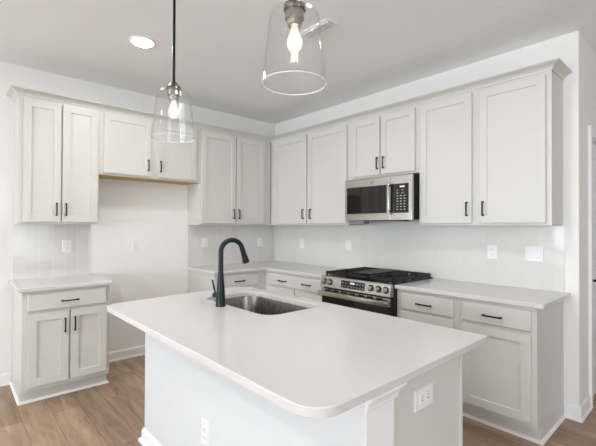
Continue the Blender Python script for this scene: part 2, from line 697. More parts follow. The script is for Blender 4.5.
HALLF = lambda u, o, z: (XW + o, u, z)
bm = bm_new()
d0, d1 = D0 + 0.014, D1 - 0.014
box(bm, XW - 0.055, XW - 0.028, d0, d1, 0.008, DH - 0.016)
rails = [(0.008, 0.24), (0.90, 1.08), (DH - 0.13, DH - 0.016)]
for a, b in rails:
    fbox(bm, HALLF, d0 + 0.11, d1 - 0.11, -0.028, -0.020, a, b)
fbox(bm, HALLF, d0, d0 + 0.11, -0.028, -0.020, 0.008, DH - 0.016)
fbox(bm, HALLF, d1 - 0.11, d1, -0.028, -0.020, 0.008, DH - 0.016)
for a, b in ((0.26, 0.88), (1.10, DH - 0.15)):
    panel_front(bm, HALLF, d0 + 0.135, d1 - 0.135, a + 0.02, b - 0.02, -0.021, -0.028, 0.0, 0, 0.006)
door = struct('door_1', bm, M['trim'])
bm = bm_new()
hy, hz = D0 + 0.052, 0.972
tube(bm, [(XW - 0.020, hy, hz), (XW - 0.008, hy, hz)], 0.031, 24)
tube(bm, [(XW - 0.010, hy, hz), (XW + 0.040, hy, hz)], 0.010, 16)
tube(bm, [(XW + 0.036, hy - 0.008, hz), (XW + 0.036, hy + 0.11, hz)], [0.010, 0.007], 12)
obj('door_handle', bm, M['black_metal'], door, True)
bm = bm_new()

# ------------------------------------------------------------------ tiled splashback
ZC0, ZC1 = 0.884, 0.914
ZB, ZT = 1.405, 2.482
struct('wall_tile_left', box(bm_new(), 0, 0.009, -2.952, -2.335, ZC1, ZB), M['tile_y'])
struct('wall_tile_corner', box(bm_new(), 0, 0.009, -1.303, 0, ZC1, ZB), M['tile_y'])
bm = bm_new()
box(bm, 0.009, 3.427, -0.009, 0, ZC1, ZB)
box(bm, 1.600, 2.404, -0.009, 0, ZB, 1.448)
struct('wall_tile_range', bm, M['tile_x'])


# ------------------------------------------------------------------ cabinets
def pull(parent, F, u, z, of, length=0.114, vertical=True):
    """square edged bar pull on two short feet"""
    bm = bm_new()
    h = length / 2
    t = 0.0052
    if vertical:
        fbox(bm, F, u - t, u + t, of + 0.022, of + 0.031, z - h, z + h, 0.002)
        for s in (-1, 1):
            zz = z + s * (h - 0.006)
            fbox(bm, F, u - t, u + t, of, of + 0.024, zz - 0.006, zz + 0.006, 0.0015)
    else:
        fbox(bm, F, u - h, u + h, of + 0.022, of + 0.031, z - t, z + t, 0.002)
        for s in (-1, 1):
            uu = u + s * (h - 0.006)
            fbox(bm, F, uu - 0.006, uu + 0.006, of, of + 0.024, z - t, z + t, 0.0015)
    return obj('handle', bm, M['bronze'], parent)


UD = 0.286          # depth of the wall cabinets' boxes
FW = 0.058


def hollow(bm, F, u0, u1, o1, z0, z1, openings, ft=0.019, o0=0.0):
    """solid carcass whose face frame carries shallow openings behind the doors"""
    fbox(bm, F, u0, u1, o0, o1, z0, z1)


def wall_cabinet(F, u0, u1, z0, doors, label, loc, pulls, underside=None):
    t = thing('upper_cabinet', label, 'cabinet', loc, 'wall cabinets under the crown moulding')
    obj('body', fbox(bm_new(), F, u0, u1, 0.001, UD, z0, ZT, 0.0012), M['cabinet'], t)
    if underside:
        obj('underside', fbox(bm_new(), F, u0 + 0.018, u1 - 0.018, 0.002, UD - 0.02, z0 - 0.003, z0), underside, t)['label'] = 'bare golden plywood underside'
    for (a, b), pu in zip(doors, pulls):
        d = obj('door', panel_front(bm_new(), F, a, b, z0 + 0.019, ZT - 0.026, UD + 0.022, UD + 0.003, FW, 0.009, 0.0015, 0.003), M['cabinet'], t)
        pull(d, F, pu, z0 + 0.130, UD + 0.021)
    return t


Z2 = 1.874
wall_cabinet(LW, -2.953, -2.335, ZB, [(-2.919, -2.645), (-2.633, -2.350)],
             'tall two-door wall cabinet at the far left, above the small base cabinet', (0, -2.65, ZB), (-2.678, -2.605))
wall_cabinet(LW, -2.335, -1.302, Z2, [(-2.297, -1.850), (-1.785, -1.346)],
             'short wide two-door wall cabinet over the empty fridge alcove', (0, -1.82, Z2), (-1.883, -1.757), M['raw_wood'])
wall_cabinet(LW, -1.302, -0.300, ZB, [(-1.283, -0.837), (-0.823, -0.405)],
             'tall two-door wall cabinet on the left wall, next to the room corner', (0, -0.8, ZB), (-0.868, -0.795))
wall_cabinet(RW, 0.0, 1.594, ZB, [(0.373, 0.967), (1.001, 1.580)],
             'tall two-door wall cabinet between the room corner and the microwave', (0.8, 0, ZB), (0.926, 1.050))
wall_cabinet(RW, 1.594, 2.408, Z2, [(1.655, 1.996), (2.009, 2.372)],
             'short two-door wall cabinet directly above the microwave', (2.0, 0, Z2), (1.977, 2.048))
wall_cabinet(RW, 2.408, 3.419, ZB, [(2.430, 2.876), (2.936, 3.386)],
             'tall two-door wall cabinet right of the microwave, at the end of the wall', (2.9, 0, ZB), (2.843, 2.968))

# crown moulding, one run around all wall cabinets
ct = thing('crown_molding', 'greige crown moulding running along the tops of all the wall cabinets', 'molding', (0.3, -0.3, ZT))
CZ = 2.524
CU = 0.011
CR = [(-0.020, ZT + 0.0002), (0.0, ZT + 0.0002), (0.006, ZT), (0.008, ZT + 0.002), (0.013, ZT + 0.006), (0.022, ZT + 0.016), (0.036, ZT + 0.023), (0.048, ZT + 0.029), (0.056, ZT + 0.032), (0.056, CZ), (-0.020, CZ)]
path = [(0, -2.953), (UD, -2.953), (UD, -UD), (3.419, -UD), (3.419, 0)]
CR2 = [(o, z + CU) if o > 0.007 or z == CZ else (o, z) for o, z in CR]
obj('molding', sweep(bm_new(), path, CR2), M['cabinet'], ct)

BD = 0.61
TOE = 0.075


def base_cabinet(F, u0, u1, drawers, doors, label, loc, show=(), group='base cabinets along the walls', filler=None):
    """drawers: (u0, u1, [pull centres], pull length); doors: (u0, u1, pull u or None)"""
    t = thing('base_cabinet', label, 'cabinet', loc, group)
    bm = bm_new()
    fbox(bm, F, u0, u1, 0.003, BD, 0.11, ZC0 - 0.001)
    fbox(bm, F, u0, u1, 0.003, BD - TOE, 0.0, 0.112)
    obj('body', bm, M['cabinet'], t)
    for a, b, ps, ln in drawers:
        d = obj('drawer', panel_front(bm_new(), F, a, b, 0.726, 0.858, BD + 0.021, BD + 0.002, 0, 0, 0.006), M['cabinet'], t)
        for p in ps:
            pull(d, F, p, 0.788, BD + 0.021, ln, False)
    for a, b, p in doors:
        d = obj('door', panel_front(bm_new(), F, a, b, 0.143, 0.706, BD + 0.022, BD + 0.003, FW, 0.011, 0.0015, 0.003), M['cabinet'], t)
        if p is not None:
            pull(d, F, p, 0.592, BD + 0.021)
    return t


SHOE = [(0, 0), (0.016, 0), (0.016, 0.008), (0.011, 0.016), (0, 0.019)]
b1 = base_cabinet(LW, -2.953, -2.327, [(-2.918, -2.355, [-2.633], 0.125)], [(-2.915, -2.640, -2.668), (-2.626, -2.352, -2.598)],
                  'small freestanding two-door base cabinet with one drawer, at the far left', (0.3, -2.64, 0))
obj('shoe_molding', sweep(bm_new(), [(0.004, -2.953), (BD - TOE, -2.953), (BD - TOE, -2.327), (0.02, -2.327)], SHOE), M['trim'], b1)
b2 = base_cabinet(LW, -1.295, -0.612, [(-1.252, -0.741, [-0.998], 0.125)], [(-1.252, -1.003, -1.03), (-0.990, -0.741, -0.963)],
                  'base cabinet on the left wall beside the room corner, behind the faucet', (0.3, -0.95, 0))
obj('shoe_molding', sweep(bm_new(), [(0.004, -1.295), (BD - TOE, -1.295), (BD - TOE, -0.65)], SHOE), M['trim'], b2)
b3 = base_cabinet(RW, 0.004, 1.590, [(0.665, 1.560, [0.945, 1.330], 0.125)], [(0.70, 1.128, 1.09), (1.142, 1.560, 1.18)],
                  'base cabinet between the room corner and the range, its drawer with two pulls', (0.8, -0.3, 0))
obj('shoe_molding', sweep(bm_new(), [(0.64, -BD + TOE), (1.590, -BD + TOE)], SHOE), M['trim'], b3)
b4 = base_cabinet(RW, 2.396, 3.419, [(2.436, 2.880, [2.651], 0.125), (2.945, 3.388, [3.158], 0.125)], [(2.436, 2.880, 2.842), (2.945, 3.388, 2.983)],
                  'wide base cabinet with two drawers right of the range', (2.9, -0.3, 0))
obj('shoe_molding', sweep(bm_new(), [(2.396, -BD + TOE), (3.419, -BD + TOE), (3.419, -0.012)], SHOE), M['trim'], b4)


# ------------------------------------------------------------------ worktops along the walls
def worktop(label, outer, loc, group='quartz worktops along the walls'):
    o = thing('worktop', label, 'countertop', loc, group)
    obj('slab', slab(bm_new(), outer, ZC0, ZC1), M['quartz'], o)
    return o


CD = 0.648
wt = []


def top_obj(label, outer, loc):
    bm = slab(bm_new(), outer, ZC0, ZC1)
    bmesh.ops.translate(bm, verts=bm.verts, vec=-Vector(loc))
    o = obj('worktop', bm, M['quartz'])
    o.location = loc
    o['label'] = label
    o['category'] = 'countertop'
    o['group'] = 'quartz worktops along the walls'
    return o


top_obj('short white quartz worktop on the small base cabinet at the left', [(0, -2.983), (CD, -2.983), (CD, -2.314), (0, -2.314)], (0.3, -2.65, ZC0))
top_obj('L-shaped white quartz worktop turning the room corner, left of the range', [(0, -1.308), (CD, -1.308), (CD, -CD), (1.590, -CD), (1.590, 0), (0, 0)], (0.5, -0.5, ZC0))
top_obj('long white quartz worktop right of the range, under the switch plate', rounded([(2.396, -CD), (3.4645, -CD), (3.4645, 0), (2.396, 0)], [0, 0.012, 0, 0]), (2.9, -0.3, ZC0))


# ------------------------------------------------------------------ outlets and switches
def plate(name, label, cat, F, u, z, o0, wd, ht, kind, group='wall plates'):
    base = F(u, o0, z)
    t = thing(name, label, cat, base, group)
    bm = panel_front(bm_new(), F, u - wd / 2, u + wd / 2, z - ht / 2, z + ht / 2, o0 + 0.006, o0, 0, 0, 0.003)
    obj('cover_plate', bm, M['plastic'], t)
    if kind == 'outlet' or kind == 'outlet_flat':
        for s in (-1, 1):
            du, dz = (0, s * 0.020) if kind == 'outlet' else (s * 0.020, 0)
            cu, cz = u + du, z + dz
            hw, hh = (0.0165, 0.0135) if kind == 'outlet' else (0.0135, 0.0165)
            r = obj('receptacle', panel_front(bm_new(), F, cu - hw, cu + hw, cz - hh, cz + hh, o0 + 0.0085, o0 + 0.006, 0, 0, 0.001), M['plastic'], t)
            bm = bm_new()
            for k in (-1, 1):
                if kind == 'outlet':
                    fbox(bm, F, cu + k * 0.0065 - 0.0012, cu + k * 0.0065 + 0.0012, o0 + 0.0084, o0 + 0.0089, cz - 0.003, cz + 0.006)
                else:
                    fbox(bm, F, cu - 0.003, cu + 0.006, o0 + 0.0084, o0 + 0.0089, cz + k * 0.0065 - 0.0012, cz + k * 0.0065 + 0.0012)
            if kind == 'outlet':
                fbox(bm, F, cu - 0.002, cu + 0.002, o0 + 0.0084, o0 + 0.0089, cz - 0.0095, cz - 0.0065)
            else:
                fbox(bm, F, cu - 0.0095, cu - 0.0065, o0 + 0.0084, o0 + 0.0089, cz - 0.002, cz + 0.002)
            obj('slots', bm, M['slot'], r)
    elif kind == 'switch2':
        for s in (-1, 1):
            cu = u + s * 0.024
            bm = bm_new()
            fbox(bm, F, cu - 0.0055, cu + 0.0055, o0 + 0.006, o0 + 0.008, z - 0.0125, z + 0.0125)
            r = obj('switch', bm, M['plastic'], t)
            bm = bm_new()
            fbox(bm, F, cu - 0.0035, cu + 0.0035, o0 + 0.008, o0 + 0.016, z + 0.001, z + 0.009, 0.001)
            obj('toggle', bm, M['plastic'], r)
            for k in (-1, 1):
                obj('screw', fbox(bm_new(), F, cu - 0.002, cu + 0.002, o0 + 0.006, o0 + 0.0072, z + k * 0.030 - 0.002, z + k * 0.030 + 0.002), M['slot'], r)
    return t


g = 'power outlets and switches in the kitchen'
plate('power_outlet', 'white power outlet on the tiles above the small left worktop', 'outlet', LW, -2.536, 1.198, 0.009, 0.080, 0.118, 'outlet', g)
plate('power_outlet', 'white power outlet low on the bare wall of the fridge alcove', 'outlet', LW, -1.890, 1.177, 0.0, 0.080, 0.118, 'outlet', g)
plate('power_outlet', 'white power outlet on the left wall tiles, left of the faucet arch', 'outlet', LW, -1.075, 1.190, 0.009, 0.080, 0.118, 'outlet', g)
plate('power_outlet', 'white power outlet on the left wall tiles, near the room corner', 'outlet', LW, -0.255, 1.178, 0.009, 0.080, 0.118, 'outlet', g)
plate('power_outlet', 'white power outlet on the range wall tiles, right of the room corner', 'outlet', RW, 0.585, 1.170, 0.009, 0.080, 0.118, 'outlet', g)
plate('power_outlet', 'white power outlet on the range wall tiles, just left of the range', 'outlet', RW, 1.360, 1.180, 0.009, 0.080, 0.118, 'outlet', g)
plate('power_outlet', 'white power outlet on the tiles right of the range, beside the switches', 'outlet', RW, 2.918, 1.184, 0.009, 0.076, 0.118, 'outlet', g)
plate('light_switch', 'wide white double toggle switch plate on the tiles at far right', 'switch', RW, 3.229, 1.184, 0.009, 0.124, 0.118, 'switch2', g)

# ------------------------------------------------------------------ island
IX0, IX1, IY0, IY1 = 1.615, 3.512, -2.672, -1.603
BX0, BX1, BY0, BY1 = 1.69, 3.462, -2.420, -1.760
isl = thing('kitchen_island', 'white panelled kitchen island base with a greige end panel, under the big quartz top', 'island', (2.6, -2.1, 0))
fp = obj('front_panel', box(bm_new(), BX0, BX1 + 0.012, BY0, BY0 + 0.02, 0, ZC0 - 0.0002, 0.001), M['island_white'], isl)
fp['label'] = 'plain bright white front panel'
ep = obj('end_panel', box(bm_new(), BX1 - 0.02, BX1, BY0 + 0.02, BY1, 0, ZC0 - 0.0002), M['cabinet'], isl)
ep['label'] = 'greige end panel'
obj('end_panel', box(bm_new(), BX0, BX0 + 0.02, BY0 + 0.02, BY1, 0, ZC0 - 0.0002), M['cabinet'], isl)
obj('edge_strip', box(bm_new(), BX1, BX1 + 0.010, BY1 - 0.016, BY1, 0, ZC0 - 0.001, 0.002), M['cabinet'], isl)
# kitchen side: frame and doors facing the range
bm = bm_new()
BYK = -1.655                  # kitchen side face, a little proud of the end panels
box(bm, BX0 + 0.05, BX1 - 0.06, BYK - 0.02, BYK, 0.11, ZC0 - 0.001)
box(bm, BX0 + 0.05, BX0 + 0.07, BY1 - 0.02, BYK - 0.02, 0.11, ZC0 - 0.001)
box(bm, BX1 - 0.08, BX1 - 0.06, BY1 - 0.02, BYK - 0.02, 0.11, ZC0 - 0.001)
box(bm, BX0 + 0.05, BX1 - 0.06, BYK - 0.10, BYK - 0.075, 0.0, 0.11)
obj('back_frame', bm, M['cabinet'], isl)
IB = lambda u, o, z: (u, BYK + o, z)
xs = [BX0 + 0.06, BX0 + 0.47, BX0 + 0.88, BX0 + 1.29, BX1 - 0.07]
for k in range(4):
    a, b = xs[k] + 0.006, xs[k + 1] - 0.006
    d = obj('door', panel_front(bm_new(), IB, a, b, 0.143, 0.706, 0.021, 0.002, FW, 0.009), M['cabinet'], isl)
    pull(d, IB, b - 0.035 if k % 2 == 0 else a + 0.035, 0.592, 0.021)
    d = obj('drawer', panel_front(bm_new(), IB, a, b, 0.726, 0.858, 0.021, 0.002, 0, 0, 0.006), M['cabinet'], isl)
    pull(d, IB, (a + b) / 2, 0.788, 0.021, 0.122, False)
# corner post (pilaster) with cap
PY1 = -2.270
po = obj('post', box(bm_new(), BX1, BX1 + 0.014, BY0 + 0.001, PY1, 0, ZC0 - 0.0002, 0.0015), M['trim'], isl)
bm = bm_new()
CAP = [(0, 0.828), (0.006, 0.828), (0.009, 0.834), (0.009, 0.840), (0.013, 0.852), (0.020, 0.864), (0.029, 0.871), (0.030, 0.8838), (0, 0.8838)]
sweep(bm, [(BX1 + 0.014, BY0 - 0.006), (BX1 + 0.014, PY1), (BX1 + 0.002, PY1)], CAP)
obj('cap_molding', bm, M['trim'], po)
# base moulding around the white part
IBASE = [(0, 0), (0.030, 0), (0.030, 0.010), (0.022, 0.022), (0.014, 0.026), (0.014, 0.066), (0.010, 0.078), (0.004, 0.086), (0, 0.088)]
obj('base_molding', sweep(bm_new(), [(BX0, BY1), (BX0, BY0), (BX1 + 0.014, BY0), (BX1 + 0.014, PY1), (BX1, PY1), (BX1, BY1)], IBASE), M['trim'], isl)

# island worktop with sink cut out
SX0, SX1, SY0, SY1 = 1.865, 2.585, -2.108, -1.697
hole = rounded([(SX0, SY0), (SX1, SY0), (SX1, SY1), (SX0, SY1)], [0.09, 0.09, 0.09, 0.09], 8)
outer = rounded([(IX0 + 0.078, IY0), (IX1, IY0), (IX1, IY1), (IX0 - 0.01, IY1)], [0.085, 0.10, 0.012, 0.12], 10)
bm = slab(bm_new(), outer, ZC0, ZC1, hole)
bmesh.ops.translate(bm, verts=bm.verts, vec=-Vector((2.56, -2.13, ZC0)))
it = obj('island_worktop', bm, M['quartz'], None, True)
it.location = (2.56, -2.13, ZC0)
it['label'] = 'large white quartz island top with rounded corners and a sink cutout'
it['category'] = 'countertop'

# undermount sink
sk = thing('kitchen_sink', 'stainless steel undermount sink set into the island top', 'sink', (2.22, -1.9, 0.69))
bm = bm_new()


def rr(d, z, rad):
    return [bm.verts.new((x, y, z)) for x, y in rounded([(SX0 + d, SY0 + d), (SX1 - d, SY0 + d), (SX1 - d, SY1 - d), (SX0 + d, SY1 - d)], [rad] * 4, 8)]


prof = [(-0.022, ZC0 - 0.0022, 0.11), (-0.022, ZC0 - 0.0006, 0.11), (0.001, ZC0 - 0.0006, 0.092), (0.003, ZC0 - 0.006, 0.090), (0.008, 0.74, 0.085), (0.016, 0.716, 0.080), (0.034, 0.700, 0.065), (0.060, 0.694, 0.045)]
rings = [rr(*q) for q in prof]
rings.append([bm.verts.new(((v.co.x - 2.225) * 0.12 + 2.225, (v.co.y + 1.90) * 0.2 - 1.90, 0.690)) for v in rings[-1]])
for a, b in zip(rings, rings[1:]):
    for i in range(len(a)):
        bm.faces.new((a[i], a[(i + 1) % len(a)], b[(i + 1) % len(a)], b[i]))
bm.faces.new(rings[-1])
outer_r = [rr(-0.002, 0.85, 0.092), rr(0.004, 0.72, 0.08), rr(0.05, 0.686, 0.05)]
basin = obj('basin', bm, M['sink_steel'], sk, True)
obj('drain', lathe(bm_new(), [(0.0, 0.693), (0.030, 0.693), (0.034, 0.697), (0.044, 0.697), (0.046, 0.692), (0.040, 0.688), (0.0, 0.688)], 2.225, -1.90, 28), M['steel'], sk, True)

# faucet
FX, FY = 2.190, -2.160
fc = thing('faucet', 'tall black gooseneck pull-down faucet standing at the sink', 'faucet', (FX, FY, ZC1))
bm = bm_new()
lathe(bm, [(0, ZC1), (0.0300, ZC1), (0.0305, ZC1 + 0.004), (0.0285, ZC1 + 0.012), (0.0270, ZC1 + 0.05), (0.0235, ZC1 + 0.11), (0.0185, ZC1 + 0.17), (0.0155, ZC1 + 0.21), (0.0150, ZC1 + 0.225), (0, ZC1 + 0.225)], FX, FY, 32)
obj('body', bm, M['faucet'], fc, True)
pts = [(FX, FY, ZC1 + 0.20), (FX, FY, ZC1 + 0.30)]
rc = 0.072
zc = 1.236
sd = Vector((0.12, 1, 0)).normalized()
for k in range(1, 22):
    a = PI - (PI - 0.25) * k / 21
    off = rc + rc * math.cos(a)
    pts.append((FX + sd.x * off, FY + sd.y * off, zc + rc * math.sin(a)))
obj('spout', tube(bm_new(), pts, 0.0150, 18), M['faucet'], fc, True)
pe = Vector(pts[-1])
dr = (Vector(pts[-1]) - Vector(pts[-2])).normalized()
sp = obj('spray_head', tube(bm_new(), [pe - dr * 0.004, pe + dr * 0.004, pe + dr * 0.03, pe + dr * 0.065, pe + dr * 0.088, pe + dr * 0.092], [0.0150, 0.0160, 0.0160, 0.0195, 0.0225, 0.0205], 20), M['faucet'], fc, True)
bm = bm_new()
hx = FX - 0.022
tube(bm, [(hx, FY, ZC1 + 0.058), (hx - 0.050, FY, ZC1 + 0.058)], [0.0165, 0.0165], 18)
hd = obj('handle', bm, M['faucet'], fc, True)
tube_b = tube(bm_new(), [(hx - 0.040, FY, ZC1 + 0.068), (hx - 0.052, FY - 0.004, ZC1 + 0.105), (hx - 0.066, FY - 0.006, ZC1 + 0.150)], [0.0062, 0.0058, 0.0052], 12)
obj('lever', tube_b, M['faucet'], hd, True)

# outlets on the island
IEF = lambda u, o, z: (BX1 + o, u, z)
IFF = lambda u, o, z: (u, BY0 - o, z)
plate('power_outlet', 'sideways white power outlet on the greige end panel of the island', 'outlet', IEF, -2.062, 0.765, 0.0, 0.126, 0.078, 'outlet_flat', g)
plate('power_outlet', 'white power outlet low on the white front of the island', 'outlet', IFF, 2.494, 0.372, 0.0, 0.082, 0.122, 'outlet', g)
# small steel support bracket below the overhang
bm = bm_new()
box(bm, 1.83, 1.87, -2.60, BY0 - 0.001, ZC0 - 0.0075, ZC0 - 0.0015, 0.001)
box(bm, 1.83, 1.87, BY0 - 0.007, BY0 - 0.001, ZC0 - 0.14, ZC0 - 0.0075, 0.001)
br_ = obj('support_bracket', bm, M['steel'])
br_['label'] = 'small flat steel bracket under the left overhang of the island top'
br_['category'] = 'bracket'

# ------------------------------------------------------------------ microwave
MX0, MX1, MZ0, MZ1, MF = 1.650, 2.404, 1.453, 1.852, 0.405
mw = thing('microwave', 'stainless over-the-range microwave hanging between the wall cabinets', 'microwave', (2.03, -0.2, MZ0))
obj('body', fbox(bm_new(), RW, MX0 + 0.003, MX1 - 0.003, 0.010, MF - 0.032, MZ0 + 0.004, MZ1, 0.001), M['black_metal'], mw)
bm = bm_new()
o_a, o_b = MF - 0.032, MF
PZ0, PZ1 = 1.517, 1.776
fbox(bm, RW, MX0, 2.186, o_a, o_b, PZ1, MZ1, 0.002)
fbox(bm, RW, MX0, 2.186, o_a, o_b, MZ0, PZ0, 0.002)
fbox(bm, RW, MX0, MX0 + 0.022, o_a, o_b, PZ0 - 0.002, PZ1 + 0.002)
fbox(bm, RW, 2.160, 2.186, o_a, o_b, PZ0 - 0.002, PZ1 + 0.002)
dr_ = obj('door', bm, M['steel'], mw)
obj('window', fbox(bm_new(), RW, MX0 + 0.020, 2.162, o_a, o_b - 0.003, PZ0, PZ1), M['black_glass'], dr_)
bm = bm_new()
for zz in (PZ0 + 0.012, PZ1 - 0.012):
    fbox(bm, RW, 2.176, 2.192, o_b - 0.002, o_b + 0.030, zz - 0.010, zz + 0.010, 0.002)
fbox(bm, RW, 2.172, 2.196, o_b + 0.026, o_b + 0.040, PZ0 - 0.012, PZ1 + 0.012, 0.005)
obj('handle', bm, M['steel'], dr_, True)
bm = bm_new()
fbox(bm, RW, 2.189, MX1, o_a, o_b, PZ1, MZ1, 0.002)
fbox(bm, RW, 2.189, MX1, o_a, o_b, MZ0, PZ0, 0.002)
fbox(bm, RW, 2.374, MX1, o_a, o_b, PZ0 - 0.002, PZ1 + 0.002)
obj('front_trim', bm, M['steel'], mw)
cp = obj('control_panel', fbox(bm_new(), RW, 2.189, 2.375, o_a, o_b + 0.001, PZ0, PZ1, 0.001), M['black_glass'], mw)
obj('display', fbox(bm_new(), RW, 2.285, 2.335, o_b + 0.001, o_b + 0.0018, PZ1 - 0.034, PZ1 - 0.018), M['display'], cp)
for r in range(8):
    for c in range(3 if r > 1 else 2):
        cu = 2.262 + c * (0.036 if r > 1 else 0.052)
        cz = PZ1 - 0.058 - r * 0.0245
        obj('key', fbox(bm_new(), RW, cu - 0.0085, cu + 0.0085, o_b + 0.001, o_b + 0.0016, cz - 0.0035, cz + 0.0035), M['legend'], cp)
obj('badge', fbox(bm_new(), RW, 1.965, 2.005, o_b, o_b + 0.0015, 1.800, 1.830, 0.0005), M['nickel'], dr_)
bm = bm_new()
fbox(bm, RW, 1.88, 2.20, 0.12, 0.39, MZ0 - 0.006, MZ0 + 0.004)
obj('vent_grille', bm, M['enamel'], mw)
obj('filter', fbox(bm_new(), RW, 1.680, 1.872, 0.30, 0.39, MZ0 - 0.034, MZ0 + 0.004, 0.002), M['grey_plastic'], mw)['label'] = 'grey filter box below the microwave'

# ------------------------------------------------------------------ range
RX0, RX1, RF = 1.597, 2.389, 0.700
rg = thing('range', 'stainless slide-in gas range with black grates between the worktops', 'stove', (1.99, -0.35, 0))
bm = bm_new()
fbox(bm, RW, RX0, RX1, 0.012, 0.655, 0.02, 0.905)
obj('body', bm, M['enamel'], rg)
obj('cooktop', fbox(bm_new(), RW, RX0, RX1, 0.012, 0.672, 0.905, 0.922, 0.003), M['enamel'], rg)
# sloped control panel
bm = bm_new()
pp = [(0.656, 0.812), (0.700, 0.812), (0.704, 0.818), (0.690, 0.914), (0.684, 0.920), (0.656, 0.921)]
va = [bm.verts.new(RW(RX0, o, z)) for o, z in pp]
vb = [bm.verts.new(RW(RX1, o, z)) for o, z in pp]
for i in range(len(pp)):
    bm.faces.new((va[i], va[(i + 1) % len(pp)], vb[(i + 1) % len(pp)], vb[i]))
bm.faces.new(va)
bm.faces.new(vb[::-1])
pan = obj('control_panel', bm, M['steel'], rg)


def on_panel(u, z, d):          # a point d in front of the sloped panel
    t = (z - 0.818) / (0.914 - 0.818)
    return (u, -(0.704 - 0.014 * t + d), z)


def pbox(bm, u0, u1, z0, z1, d0, d1):
    vs = [bm.verts.new(on_panel(u, z, d)) for d in (d0, d1) for z in (z0, z1) for u in (u0, u1)]
    for f in ((0, 1, 3, 2), (4, 6, 7, 5), (0, 4, 5, 1), (2, 3, 7, 6), (0, 2, 6, 4), (1, 5, 7, 3)):
        bm.faces.new([vs[i] for i in f])
    return bm


ds = obj('touch_display', pbox(bm_new(), 1.856, 2.126, 0.834, 0.900, -0.001, 0.0015), M['black_glass'], pan)
obj('clock', pbox(bm_new(), 1.962, 2.012, 0.874, 0.890, 0.0015, 0.0020), M['display'], ds)
for r in range(2):
    for c in range(8):
        u = 1.878 + c * 0.0325
        if r == 1 and 2 <= c <= 4:
            continue
        obj('key', pbox(bm_new(), u - 0.007, u + 0.007, 0.847 + r * 0.030, 0.853 + r * 0.030, 0.0015, 0.0019), M['legend'], ds)
for u in (1.646, 1.716, 2.190, 2.268, 2.342):
    z = 0.868
    k = obj('knob', tube(bm_new(), [on_panel(u, z, 0.004), on_panel(u, z, 0.030), on_panel(u, z, 0.034)], [0.0225, 0.0205, 0.0180], 24), M['steel'], pan, True)
    obj('bezel', tube(bm_new(), [on_panel(u, z, 0.0), on_panel(u, z, 0.005)], 0.0285, 24), M['enamel'], k, True)
    bm = bm_new()
    pbox(bm, u - 0.0045, u + 0.0045, z - 0.019, z + 0.019, 0.033, 0.040)
    obj('grip', bm, M['steel'], k)
# oven door
bm = bm_new()
fbox(bm, RW, RX0 + 0.004, RX1 - 0.004, 0.656, 0.690, 0.225, 0.800, 0.003)
od = obj('oven_door', bm, M['black_glass'], rg)
obj('trim_bar', fbox(bm_new(), RW, RX0 + 0.004, RX1 - 0.004, 0.690, 0.694, 0.735, 0.800), M['steel'], od)
bm = bm_new()
for k in range(7):
    u = 1.69 + k * 0.098
    fbox(bm, RW, u - 0.030, u + 0.030, 0.694, 0.6955, 0.780, 0.796)
obj('vent_slots', bm, M['enamel'], od)
bm = bm_new()
fbox(bm, RW, RX0 + 0.002, RX1 - 0.002, 0.728, 0.744, 0.738, 0.782, 0.006)
for u in (RX0 + 0.03, RX1 - 0.03):
    fbox(bm, RW, u - 0.012, u + 0.012, 0.692, 0.730, 0.746, 0.774, 0.002)
obj('handle', bm, M['steel'], od, True)
obj('warming_drawer', fbox(bm_new(), RW, RX0 + 0.004, RX1 - 0.004, 0.656, 0.690, 0.06, 0.215, 0.003), M['steel'], rg)
# burners and grates
for u, o, r in ((1.73, 0.19, 0.045), (1.73, 0.47, 0.055), (2.255, 0.19, 0.045), (2.255, 0.47, 0.055), (1.993, 0.33, 0.05)):
    b = obj('burner', lathe(bm_new(), [(0, 0.922), (r * 1.15, 0.922), (r * 1.1, 0.930), (r, 0.932), (r, 0.938), (r * 0.85, 0.943), (0, 0.944)], u, -o, 24), M['iron'], rg, True)
GZ0, GZ1 = 0.944, 0.958
for gu0, gu1 in ((RX0 + 0.012, RX0 + 0.268), (RX0 + 0.274, RX1 - 0.274), (RX1 - 0.268, RX1 - 0.012)):
    bm = bm_new()
    o0, o1 = 0.035, 0.640
    t = 0.007
    for u in (gu0 + t, gu1 - t):
        fbox(bm, RW, u - t, u + t, o0, o1, 0.930, GZ1, 0.002)
    for o in (o0 + t, o1 - t, (o0 + o1) / 2):
        fbox(bm, RW, gu0, gu1, o - t, o + t, 0.934 if o > 0.5 else GZ0, GZ1, 0.002)
    um = (gu0 + gu1) / 2
    for oc in (0.19, 0.49):
        fbox(bm, RW, um - 0.005, um + 0.005, oc - 0.135, oc - 0.030, GZ0, GZ1 + 0.002, 0.0015)
        fbox(bm, RW, um - 0.005, um + 0.005, oc + 0.030, oc + 0.135, GZ0, GZ1 + 0.002, 0.0015)
        fbox(bm, RW, gu0 + t, um - 0.030, oc - 0.005, oc + 0.005, GZ0, GZ1 + 0.002, 0.0015)
        fbox(bm, RW, um + 0.030, gu1 - t, oc - 0.005, oc + 0.005, GZ0, GZ1 + 0.002, 0.0015)
        for q in (-1, 1):
            fbox(bm, RW, um + q * 0.062 - 0.004, um + q * 0.062 + 0.004, oc - 0.12, oc + 0.12, GZ0 + 0.002, GZ1, 0.0015)
    for u in (gu0 + t, gu1 - t):
        for o in (o0 + t, o1 - t, (o0 + o1) / 2):
            fbox(bm, RW, u - t, u + t, o - t, o + t, 0.9222, GZ0 + 0.002, 0.001)
    obj('grate', bm, M['iron'], rg)
obj('griddle', fbox(bm_new(), RW, RX0 + 0.29, RX1 - 0.29, 0.10, 0.58, GZ1 + 0.002, GZ1 + 0.010, 0.003), M['iron'], rg)


